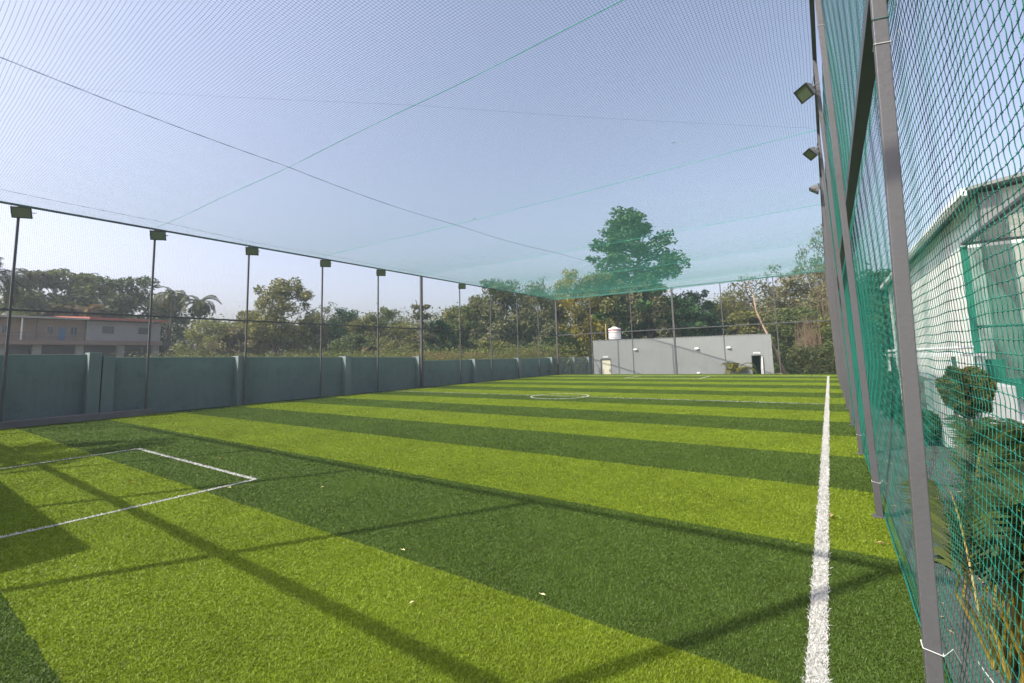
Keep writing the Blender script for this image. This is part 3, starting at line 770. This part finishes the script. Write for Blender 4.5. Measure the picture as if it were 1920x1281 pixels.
def tree_mesh(seed, kind, nleaf=5200, ls=.34):
    """unit tree: height 1 -> built at 10 m and scaled; returns (trunk MB, crown V,F)"""
    rng = np.random.default_rng(seed); mb = MB(); cl = []      # clumps: centre, radius, weight
    Ht = 10.0
    if kind in ('round', 'bushy'):
        zc, rx, rz_, nb, kc = (5.9, 3.6, 3.7, 60, .95) if kind == 'round' else (4.7, 3.4, 4.8, 80, 1.0)
        trs = [branch(mb, rng, np.array([rng.normal(0, .3), rng.normal(0, .3), 0]), np.array([rng.normal(0, .12), rng.normal(0, .12), 1.]), 7.5, .22, 7, .06, .07) for _ in range(1 if kind == 'round' else 3)]
        lob = rng.uniform(0, 6.28, 4)
        for k in range(nb):
            v = rng.normal(size=3); v /= np.linalg.norm(v); q = rng.uniform(.35, 1)**.5
            lobe = 1+.15*sin(3*math.atan2(v[1], v[0])+lob[0])*(1-abs(v[2]))+.05*sin(4*v[2]+lob[1])
            c = np.array([v[0]*rx, v[1]*rx, v[2]*rz_])*q*lobe+np.array([0, 0, zc]); c[2] = max(.5, c[2])
            tr = trs[k % len(trs)]; i = int(np.clip(c[2]-2, 0, 6)); p = tr[i]
            if k % 2 == 0: branch(mb, rng, p, c-p, np.linalg.norm(c-p), .06, 4, .1)
            cl.append((c, rng.uniform(.55, 1.2)*kc, rng.uniform(.5, 1.)))
    elif kind == 'tall':
        tr = branch(mb, rng, np.zeros(3), np.array([0, 0, 1.]), 9.0, .24, 9, .035, .05)
        prof = [(2.2, 3.0), (3.0, 3.3), (4.0, 3.1), (5.0, 2.7), (6.2, 2.5), (7.2, 2.25), (8.2, 1.75), (9.0, 1.1), (9.7, .45)]
        for k in range(150):
            z = 1.9+7.6*((k*.618) % 1); R_ = np.interp(z, [p[0] for p in prof], [p[1] for p in prof])*rng.uniform(.45, 1.08)
            a = rng.uniform(0, 2*pi); zb = z-R_*rng.uniform(.15, .4); zb = max(1.2, zb)
            i = min(8, int(zb)); p = tr[i]+(tr[i+1]-tr[i])*(zb-i)
            e = np.array([cos(a)*R_, sin(a)*R_, z]); q = branch(mb, rng, p, e-p, np.linalg.norm(e-p), .055, 5, .10)
            cl.append((q[-1], rng.uniform(.26, .5), 1.)); cl.append((q[-2]+rng.normal(0, .15, 3), rng.uniform(.28, .5), .8))
            if R_ > 1.5: cl.append((q[-3]+rng.normal(0, .2, 3)+np.array([0, 0, .15]), rng.uniform(.25, .45), .6))
    elif kind == 'sparse':
        for k in range(4):
            a = rng.uniform(0, 6.28); t0 = branch(mb, rng, np.zeros(3), np.array([cos(a)*.28, sin(a)*.28, 1]), rng.uniform(6, 8.5), .13, 8, .08)
            for j in range(16):
                i = rng.integers(2, 9); b = rng.uniform(0, 6.28)
                q = branch(mb, rng, t0[i], np.array([cos(b), sin(b), rng.uniform(.2, 1.2)]), rng.uniform(1, 2.6), .045, 4, .16)
                q2 = branch(mb, rng, q[2], np.array([cos(b+1), sin(b+1), .6]), rng.uniform(.8, 1.6), .02, 3, .2)
                cl.append((q[-1], rng.uniform(.5, .9), .7)); cl.append((q2[-1], rng.uniform(.4, .8), .5))
    elif kind == 'slim':
        tr = branch(mb, rng, np.zeros(3), np.array([.12, 0, 1.]), 9.4, .12, 8, .05, .03)
        for k in range(20):
            h = rng.uniform(2, 9.3); i = min(7, int(h/9.4*8)); a = rng.uniform(0, 6.28)
            q = branch(mb, rng, tr[i], np.array([cos(a), sin(a), .7]), rng.uniform(.6, 1.6)*(1.2-h/12), .03, 4)
            cl.append((q[-1], rng.uniform(.3, .6), 1))
    C = []; wts = np.array([c[1]**2*c[2] for c in cl]); wts = wts/wts.sum()
    for (c, rd, wt), fr in zip(cl, wts):
        n = max(8, int(nleaf*fr)); v = rng.normal(size=(n, 3)); v /= np.linalg.norm(v, axis=1)[:, None]
        v *= (rng.uniform(0, 1, n)**.45)[:, None]*rd; v[:, 2] *= .72
        C.append(np.array(c)+v)
    C = np.concatenate(C); C[:, 2] = np.maximum(C[:, 2], .05)
    V, F = cards(C, rng.uniform(.6, 1.35, len(C))*ls, rng)
    return mb, V, F

PROTO = {}
def proto(kind, seed, **kw):
    key = (kind, seed)
    if key not in PROTO:
        mb, V, F = tree_mesh(seed, kind, **kw)
        tm = bpy.data.meshes.new('trunk'); tm.from_pydata(np.concatenate(mb.V).tolist(), [], mb.F); tm.update()
        tm.materials.append(M['bark']); cm = mesh_np('crown', V, F); cm.materials.append(M['leaf'])
        PROTO[key] = (tm, cm)
    return PROTO[key]
LIFT = 1.55
def tree(kind, seed, x, y, h, wid, col, label, name='tree', group='trees beyond the pitch', z=-.8, rz=None, cat='tree', **kw):
    tm, cm = proto(kind, seed, **kw)
    rt = empty(name, (x, y, z), label, cat, group)
    rt.rotation_euler.z = rz if rz is not None else (x*7+y*3) % 6.28
    rt.scale = (wid, wid, h/10.0)
    for nm, me in (('trunk', tm), ('crown', cm)):
        o = bpy.data.objects.new(nm, me); COL.objects.link(o); o.parent = rt; o.color = (*[c*LIFT for c in col], 1)
    return rt
G_DARK = (.038, .062, .024); G_MID = (.066, .090, .032); G_OL = (.105, .114, .036); G_YEL = (.185, .172, .032); G_GREY = (.098, .106, .056)
G_BR = (.112, .110, .058); G_DEEP = (.024, .062, .026); G_LT = (.115, .138, .046)
TREES = [
 ('round', 11, -90, 17.2, 17.6, 1.9, G_MID, 'broad dark domed tree above the beige part of the house'),
 ('round', 12, -86, 21.8, 16.4, 1.7, G_DARK, 'dark rounded tree above the red roof'),
 ('bushy', 21, -78, 24.3, 12.2, 1.15, G_DARK, 'dark bushy tree at the right end of the house'),
 ('bushy', 22, -84, 12.6, 12.6, 1.4, G_MID, 'loose green tree behind the left part of the house'),
 ('bushy', 24, -90, 6.0, 12.5, 1.5, G_MID, 'dull green tree at the left edge of the photo'),
 ('bushy', 23, -62.5, 25.2, 8.6, 1.0, G_LT, 'pale grey green bushy tree right of the house'),
 ('bushy', 21, -59, 26.6, 6.8, 1.0, G_BR, 'brownish bushy tree below the two palms'),
 ('round', 13, -63.5, 29.5, 9.6, .95, G_OL, 'yellowish tree behind the third post of the left fence'),
 ('round', 14, -56.2, 30.6, 13.1, 1.12, G_OL, 'tall open olive tree standing above the others between the third and fourth left posts'),
 ('bushy', 22, -55.0, 33.2, 7.4, .8, G_BR, 'brownish bush at the foot of the tall olive tree'),
 ('sparse', 31, -56.5, 36.5, 10.8, .95, G_MID, 'thinly leafed tree with bare twigs right of the fourth left post'),
 ('bushy', 24, -52, 36.6, 9.4, .75, G_DEEP, 'deep green creeper covered tree near the fourth left post'),
 ('bushy', 23, -49.5, 37.8, 8.9, .8, G_OL, 'olive bushy tree left of the fifth post'),
 ('round', 12, -50, 40.6, 9.9, .85, G_MID, 'rounded green tree behind the fifth left post'),
 ('bushy', 21, -41, 36.0, 6.7, .75, G_OL, 'low olive tree left of the thick post'),
 ('slim', 41, -36.8, 37.1, 10.2, 1.5, G_GREY, 'slim young tree with a pointed leaning tip right of the thick post'),
 ('bushy', 22, -37.2, 38.6, 6.9, .55, G_DEEP, 'deep green bush under the slim young tree'),
 ('round', 11, -37.5, 41.6, 9.2, .95, G_OL, 'yellow olive tree right of the thick post'),
 ('round', 13, -34.5, 42.5, 9.6, .95, G_MID, 'green tree behind the post right of the thick post'),
 ('bushy', 24, -31.5, 43.0, 11.6, 1.15, G_GREY, 'large grey green tree left of the far left corner'),
 ('sparse', 32, -29.0, 46.0, 12.6, 1.2, G_GREY, 'feathery grey green tree reaching above the net by the far left corner'),
 ('bushy', 23, -27.2, 45.0, 10.4, .95, G_GREY, 'grey green tree directly behind the far left corner'),
 ('bushy', 21, -24.0, 47.5, 12.0, .95, G_YEL, 'yellow green tree right of the far left corner post'),
 ('round', 14, -21.8, 49.5, 12.0, .9, G_OL, 'olive tree behind the left end of the clubhouse'),
 ('tall', 51, -19.7, 55.2, 21.3, 2.5, (.040, .095, .034), 'tall layered tree towering above all others behind the clubhouse'),
 ('bushy', 22, -20.3, 51.0, 11.0, .95, G_DARK, 'dark bushy tree behind the water tank'),
 ('bushy', 24, -17.0, 51.5, 10.6, .95, G_GREY, 'grey green bushy tree under the tall layered tree'),
 ('bushy', 23, -14.6, 56.0, 9.6, .95, G_DEEP, 'deep green round tree right of the tall layered tree'),
 ('round', 12, -13.6, 59.5, 10.0, 1.0, G_DEEP, 'deep green domed tree behind the thick far post'),
 ('bushy', 21, -9.8, 62.5, 9.0, 1.0, G_LT, 'pale green bush above the right half of the clubhouse'),
 ('sparse', 31, -8.2, 60.0, 10.4, .9, G_OL, 'thin olive tree above the clubhouse doorway'),
 ('bushy', 22, -6.8, 57.0, 6.8, .9, G_OL, 'low olive bush right behind the clubhouse roof'),
 ('sparse', 33, -4.6, 60.0, 11.6, 1.2, G_BR, 'brownish thinly leafed tree right of the clubhouse'),
 ('sparse', 32, -1.8, 57.0, 11.6, 1.15, G_GREY, 'grey open tree near the far right corner'),
 ('sparse', 34, -.6, 66.0, 17.8, 1.0, G_GREY, 'tall branchy tree rising above the far right corner'),
 ('bushy', 24, -2.6, 50.0, 6.4, .8, G_MID, 'green bush at the foot of the trees by the far right corner'),
 ('bushy', 23, .4, 48.0, 5.4, .7, G_OL, 'olive bush beside the farthest right posts'),
 ('sparse', 31, 1.6, 54.0, 11.0, 1.0, G_BR, 'brown thin tree partly hidden by the right fence posts'),
 ('bushy', 21, 4.5, 52.0, 9.0, 1.2, G_DARK, 'dark bushy tree beyond the end of the warehouse'),
 ('bushy', 22, 2.6, 43.0, 5.6, .8, G_MID, 'green bush at the far end of the warehouse wall'),
 ('bushy', 24, -24.5, 44.5, 5.2, .7, G_DARK, 'low dark bush behind the wall by the far left corner'),
 ('bushy', 23, -30.5, 40.0, 4.8, .8, G_OL, 'low olive bush over the wall left of the far corner'),
 ('bushy', 21, -68.0, 27.8, 6.6, .95, G_MID, 'mid green bush between the house and the tall olive tree'),
 ('bushy', 24, -46.0, 33.6, 5.6, .8, G_MID, 'mid green bush over the wall between the fourth and fifth left posts'),
]
for t in TREES:
    kind, seed, x, y, h, wid, col, lab = t
    kw = dict(nleaf=19000, ls=.20) if kind == 'tall' else (dict(nleaf=6000, ls=.24) if kind == 'sparse' else (dict(nleaf=1500, ls=.30) if kind == 'slim' else dict(nleaf=11000, ls=.30)))
    nm = {'tall': 'tall_tree', 'sparse': 'thin_tree', 'slim': 'young_tree', 'bushy': 'bushy_tree', 'round': 'broad_tree'}[kind]
    tree(kind, seed, x, y, h*(.98 if kind in ('tall', 'slim') else 1.05), wid, col, lab, nm, rz=(4.4 if kind == 'tall' else None), **kw)
# tree behind the camera that throws the leafy shadow at the left edge
tree('round', 15, -15.9, -2.6, 8.0, .52, G_MID, 'tree behind the camera known by its leafy shadow on the turf', 'broad_tree', z=-.03, nleaf=5000, ls=.30)
# shed behind the near fence whose roof shades the left corner
sh = empty('shed', (-12, -2.4, 0), 'flat roofed shed behind the camera known by its square shadow at the left edge', 'shed')
MB().box(-20, -7.15, -3.9, -1.25, -.02, 2.60).build('wall', M['club'], sh)
MB().box(-20.1, -7.09, -4.0, -.80, 2.60, 2.74).build('roof', M['soffit'], sh)

# palms
def frond(rng, p, az, el, L, droop, leaf, n=26, wid=.045, stem=.02):
    """returns (rachis pts, V, F)"""
    pts = [np.array(p, float)]; e = el
    for k in range(12):
        dd = np.array([cos(az)*cos(e), sin(az)*cos(e), sin(e)]); pts.append(pts[-1]+dd*L/12); e -= droop/12*(1+.8*k/12)
    pts = np.array(pts); V = []; F = []
    for j in range(n):
        u = .14+.86*j/(n-1); i = min(11, int(u*12)); q = pts[i]+(pts[i+1]-pts[i])*(u*12-i)
        t = pts[i+1]-pts[i]; t /= np.linalg.norm(t); s = np.cross(t, [0, 0, 1.]); s /= np.linalg.norm(s)+1e-9; upv = np.cross(s, t)
        ll = leaf*(sin(pi*(.12+.85*u))**.7)*rng.uniform(.85, 1.1)
        for sg in (-1, 1):
            d0 = t*.65+s*sg*.8+upv*.18; d0 /= np.linalg.norm(d0)
            m1 = q+d0*ll*.5; e1 = m1+(d0+np.array([0, 0, -.55]))*ll*.42; wv = t*wid
            b = len(V); V += [q, m1+wv*.5, e1, m1-wv*.5]; F.append((b, b+1, b+2, b+3))
    return pts, np.array(V), np.array(F)

def palm(x, y, h, nf, L, leaf, label, seed, col=(.075, .095, .035), lean=.05, group='coconut palms beyond the wall', z=-.8, wid=.14):
    rng = np.random.default_rng(seed); rt = empty('palm_tree', (x, y, z), label, 'palm tree', group)
    tp = [np.array([x+lean*h*(k/8)**2, y, z+h*k/8]) for k in range(9)]
    MB().tube(tp, np.linspace(.2, .12, 9), 8).build('trunk', M['bark'], rt)
    VV = []; FF = []; n = 0; mb = MB()
    for k in range(nf):
        pts, V, F = frond(rng, tp[-1], k*2.4+rng.uniform(-.3, .3), rng.uniform(-.35, 1.25), L*rng.uniform(.8, 1.1), rng.uniform(1.2, 2.1), leaf, 30, wid)
        mb.tube(pts, np.linspace(.035, .01, 13), 4, cap=False)
        VV.append(V-np.array([x, y, z])); FF.append(F+n); n += len(V)
    cr = link('crown', mesh_np('crown', np.concatenate(VV), np.concatenate(FF)), M['palm_leaf'], rt); cr.color = (*col, 1)
    mb.build('frond_stems', M['stem_yellow'] if leaf < .4 and False else M['bark'], rt)
palm(-59.5, 5.9, 10.6, 20, 4.2, 1.0, 'coconut palm cut by the left edge of the photo', 61, (.05, .065, .04))
palm(-88, 12.4, 14.6, 26, 3.0, .9, 'tall coconut palm left of the dark domed tree', 62)
palm(-82, 14.9, 9.6, 24, 2.9, .9, 'coconut palm with drooping tan fronds over the beige roof', 63, (.12, .10, .045))
palm(-82, 17.3, 9.9, 22, 2.6, .9, 'yellowish coconut palm in front of the dark domed tree', 66, (.15, .115, .04))
palm(-73.2, 23.9, 11.9, 24, 2.7, .8, 'coconut palm just right of the house', 64)
palm(-67.8, 25.2, 10.6, 24, 2.7, .8, 'coconut palm farther right of the house with a drooping frond', 65)
palm(-44.5, 35.5, 3.4, 20, 3.0, .9, 'short palm with tan fronds left of the thick post', 67, (.17, .135, .075))

# leaning bare trunk right of the clubhouse and hanging dry vines
rt = empty('leaning_tree', (-2.3, 42.5, -.8), 'pinkish bare leaning trunk at the right end of the clubhouse', 'tree')
rr = np.random.default_rng(5)
LT = [(-2.95, 42.5, -.8), (-3.45, 42.6, .9), (-3.85, 42.7, 2.3), (-4.35, 42.8, 3.6), (-4.8, 42.9, 5.0), (-4.95, 43.0, 6.4)]
MB().tube(LT, [.13, .115, .10, .08, .06, .03], 9).build('trunk', M['bark_pale'], rt, smooth=True)
mb = MB()
for p in (LT[3], LT[4], LT[5]):
    for k in range(2): branch(mb, rr, np.array(p), rr.normal(0, .5, 3)+np.array([0, 0, 1.2]), 1.2, .025)
mb.build('branches', M['bark_pale'], rt)
rt = tag(bpy.data.objects.new('x', None), None)
def vines(x, y, w, h, label, seed):
    rg = np.random.default_rng(seed); mb = MB()
    for k in range(90):
        px, py = x+rg.normal(0, w), y+rg.normal(0, w*.6); zt = h*rg.uniform(.5, 1)
        mb.tube([(px, py, -.8), (px+rg.normal(0, .1), py, zt*.4), (px+rg.normal(0, .25), py, zt-.8)], [.018, .014, .006], 4, cap=False)
    return tag(mb.build('dry_vines', M['dead_vine']), label, 'vines', 'dry vines hanging by the far right corner')
M['dead_vine'] = pmat('dry_brown_vine', (.22, .15, .10), .9, .3, 4)
vines(-1.4, 46.0, .45, 5.6, 'column of dry brown vines right of the leaning trunk', 3)
vines(.9, 50.0, .5, 9.0, 'tall dry brown vines beside the farthest right post', 4)

# scrub band and weeds behind the wall, one mass of leaves
def mass(name, label, n, fx, ls, col, cat):
    rg = np.random.default_rng(len(name)+n); C = fx(rg, n)
    V, F = cards(C, rg.uniform(.6, 1.4, len(C))*ls, rg, 1.0, .45)
    o = link(name, mesh_np(name, V, F), M['leaf']); o.color = (*col, 1); return tag(o, label, cat, kind='stuff')
def band(path, wd, hmin, hmax, z0=-.8, pw=.8):
    path = np.array(path, float)
    def fx(rg, n):
        seg = np.linalg.norm(np.diff(path, axis=0), axis=1); cum = np.concatenate([[0], np.cumsum(seg)]); s = rg.uniform(0, cum[-1], n)
        x = np.interp(s, cum, path[:, 0]); y = np.interp(s, cum, path[:, 1])
        top = hmin+(hmax-hmin)*(.5+.5*np.sin(s*.37+1)*np.sin(s*.91))*(.7+.3*np.sin(s*2.3))
        a = rg.normal(0, wd, n); b = rg.normal(0, wd, n)
        return np.stack([x+a, y+b, z0+top*rg.uniform(0, 1, n)**pw], 1)
    return fx
mass('far_woodland', 'dense distant wood closing the view behind the trees', 90000,
     band([(-120, -5), (-100, 22), (-84, 42), (-62, 55), (-42, 60), (-26, 66), (-8, 74), (12, 72), (30, 60)], 2.4, 8.5, 12.5), .50, (.115, .138, .058), 'woodland')
mass('scrub', 'yellow green scrub and tall weeds behind the left wall', 60000,
     band([(-60, 8), (-52, 18), (-46, 26), (-38, 31), (-30, 34), (-25, 38), (-22.5, 41)], 2.0, 2.9, 4.1), .20, (.12, .145, .04), 'scrub')
mass('dry_grass', 'dry reddish brown grass above the wall before the far left corner', 26000,
     band([(-31, 29), (-28, 33), (-25.5, 37), (-23.5, 40)], 1.0, 2.6, 3.3), .15, (.17, .125, .06), 'dry grass')
mass('undergrowth', 'low green undergrowth behind the far fence', 30000,
     band([(-1.8, 46), (1.5, 44), (3.0, 41), (-22.5, 43)][:3], .9, 1.6, 3.0), .2, (.075, .09, .035), 'undergrowth')
# tall weed blades along the wall top
def weeds():
    rg = np.random.default_rng(77); n = 9000; s = rg.uniform(0, 1, n)
    x = np.interp(s, [0, .3, .6, 1], [-40, -34, -29, -23])+rg.normal(0, 1.4, n); y = np.interp(s, [0, .3, .6, 1], [9, 17, 26, 38])+rg.normal(0, 1.4, n)
    h = rg.uniform(2.2, 3.25, n)*(1+.12*np.sin(x*1.7))
    V, F = blades(n, x, y, h, np.full(n, .05), -.8)
    o = link('tall_weeds', mesh_np('tall_weeds', V, F), M['leaf']); o.color = (.13, .15, .045, 1)
    tag(o, 'tall grassy weeds standing just behind the left wall', 'weeds', kind='stuff')
weeds()

# areca palm close behind the right net
def areca(x, y, label, seed, nf, L, leaf, group=None, z=-.02, spread=.22, wid=.022, name='areca_palm', clip=True, col=(.040, .062, .014)):
    rg = np.random.default_rng(seed); rt = empty(name, (x, y, z), label, 'palm', group)
    stems = MB(); VV = []; FF = []; n = 0
    for k in range(nf):
        a = k*2.4+rg.uniform(-.5, .5); px, py = x+rg.normal(0, spread), y+rg.normal(0, spread)
        h0 = rg.uniform(.25, .6)*L
        top = np.array([px+cos(a)*.12, py+sin(a)*.12, z+h0]); stems.tube([(px, py, z), tuple((np.array([px, py, z])+top)/2+rg.normal(0, .01, 3)), tuple(top)], [.011, .009, .007], 6)
        if clip: a = rg.uniform(-1.35, 1.62)
        pts, V, F = frond(rg, top, a, rg.uniform(.75, 1.35), L*rg.uniform(.75, 1.1), rg.uniform(1.1, 2.0), leaf, 34, wid)
        stems.tube(pts, np.linspace(.007, .002, 13), 5, cap=False)
        VV.append(V-np.array([x, y, z])); FF.append(F+n); n += len(V)
    cr = link('fronds', mesh_np('fronds', np.concatenate(VV), np.concatenate(FF)), M['palm_leaf'], rt); cr.color = (*col, 1)
    stems.build('stems', M['stem_yellow'], rt)
    return rt
areca(.80, 3.50, 'areca palm with yellow stems right behind the net in the lower right corner', 81, 95, .95, .33, spread=.13, wid=.028)
areca(1.30, 5.9, 'smaller areca palm behind the one in the corner', 82, 60, .95, .34, wid=.03)
areca(-6.0, 39.2, 'small yellow green palm in front of the clubhouse doorway', 83, 12, 1.75, .5, z=-.8, wid=.09, name='small_palm', clip=False, col=(.14, .15, .03))
# clipped shrub on a stem by the white planter
def shrub(x, y, z0, r, h, label, seed, col, n=7000, ls=.055):
    rg = np.random.default_rng(seed); rt = empty('shrub', (x, y, 0), label, 'shrub')
    mb = MB()
    for k in range(7):
        a = k*.9; mb.tube([(x+cos(a)*.05, y+sin(a)*.05, 0), (x+cos(a)*.18, y+sin(a)*.18, z0+h*.5)], [.02, .008], 5, cap=False)
    mb.build('stems', M['bark'], rt)
    v = rg.normal(size=(n, 3)); v /= np.linalg.norm(v, axis=1)[:, None]; v *= (rg.uniform(.3, 1, n)**.4)[:, None]*(1+.10*np.sin(v[:, :1]*7+v[:, 2:]*5))
    C = v*np.array([r, r, h*.5])+np.array([0, 0, z0+h*.5]); V, F = cards(C, rg.uniform(.6, 1.4, n)*ls, rg, 1, .5)
    o = link('foliage', mesh_np('foliage', V, F), M['leaf'], rt); o.color = (*col, 1)
shrub(1.56, 9.2, .62, .30, .72, 'rounded olive shrub in front of the white planter', 91, (.13, .125, .025))
shrub(1.15, 10.5, .02, .30, .55, 'low green shrub behind the second right post', 92, (.05, .085, .025))
shrub(1.1, 14.0, .02, .5, 1.1, 'leafy green shrub farther along the right fence', 93, (.05, .085, .03))
shrub(1.0, 18.0, .02, .5, 1.3, 'tall green shrub near the warehouse plinth', 94, (.045, .08, .03))
# litter on the yard
rg = np.random.default_rng(17)
mb = MB()
for k in range(520):
    x, y = rg.uniform(.42, 3.0), rg.uniform(.6, 12); s = rg.uniform(.012, .035); a = rg.uniform(0, 6.28); c, d_ = cos(a)*s, sin(a)*s
    mb.add([(x-c, y-d_, -.014), (x+d_*.4, y-c*.4, -.008), (x+c, y+d_, -.012), (x-d_*.4, y+c*.4, -.006)], [(0, 1, 2, 3)])
tag(mb.build('leaf_litter', M['dead_leaf']), 'scattered dry leaves on the grey yard behind the right net', 'leaf litter', kind='stuff')

# ------------------------------------------------------------------ light haze in the air
hm = bpy.data.materials.new('haze_air'); hm.use_nodes = True; t = hm.node_tree
t.nodes.remove(t.nodes['Principled BSDF']); pv = t.nodes.new('ShaderNodeVolumePrincipled')
pv.inputs['Color'].default_value = (.90, .92, 1.0, 1); pv.inputs['Density'].default_value = .0009; pv.inputs['Anisotropy'].default_value = .2
t.links.new(pv.outputs[0], t.nodes['Material Output'].inputs['Volume'])
hz = MB().box(-135, 45, -25, 95, -2.2, 26).build('haze', hm); tag(hz, 'thin pale haze hanging in the air over the whole place', 'haze', kind='stuff')
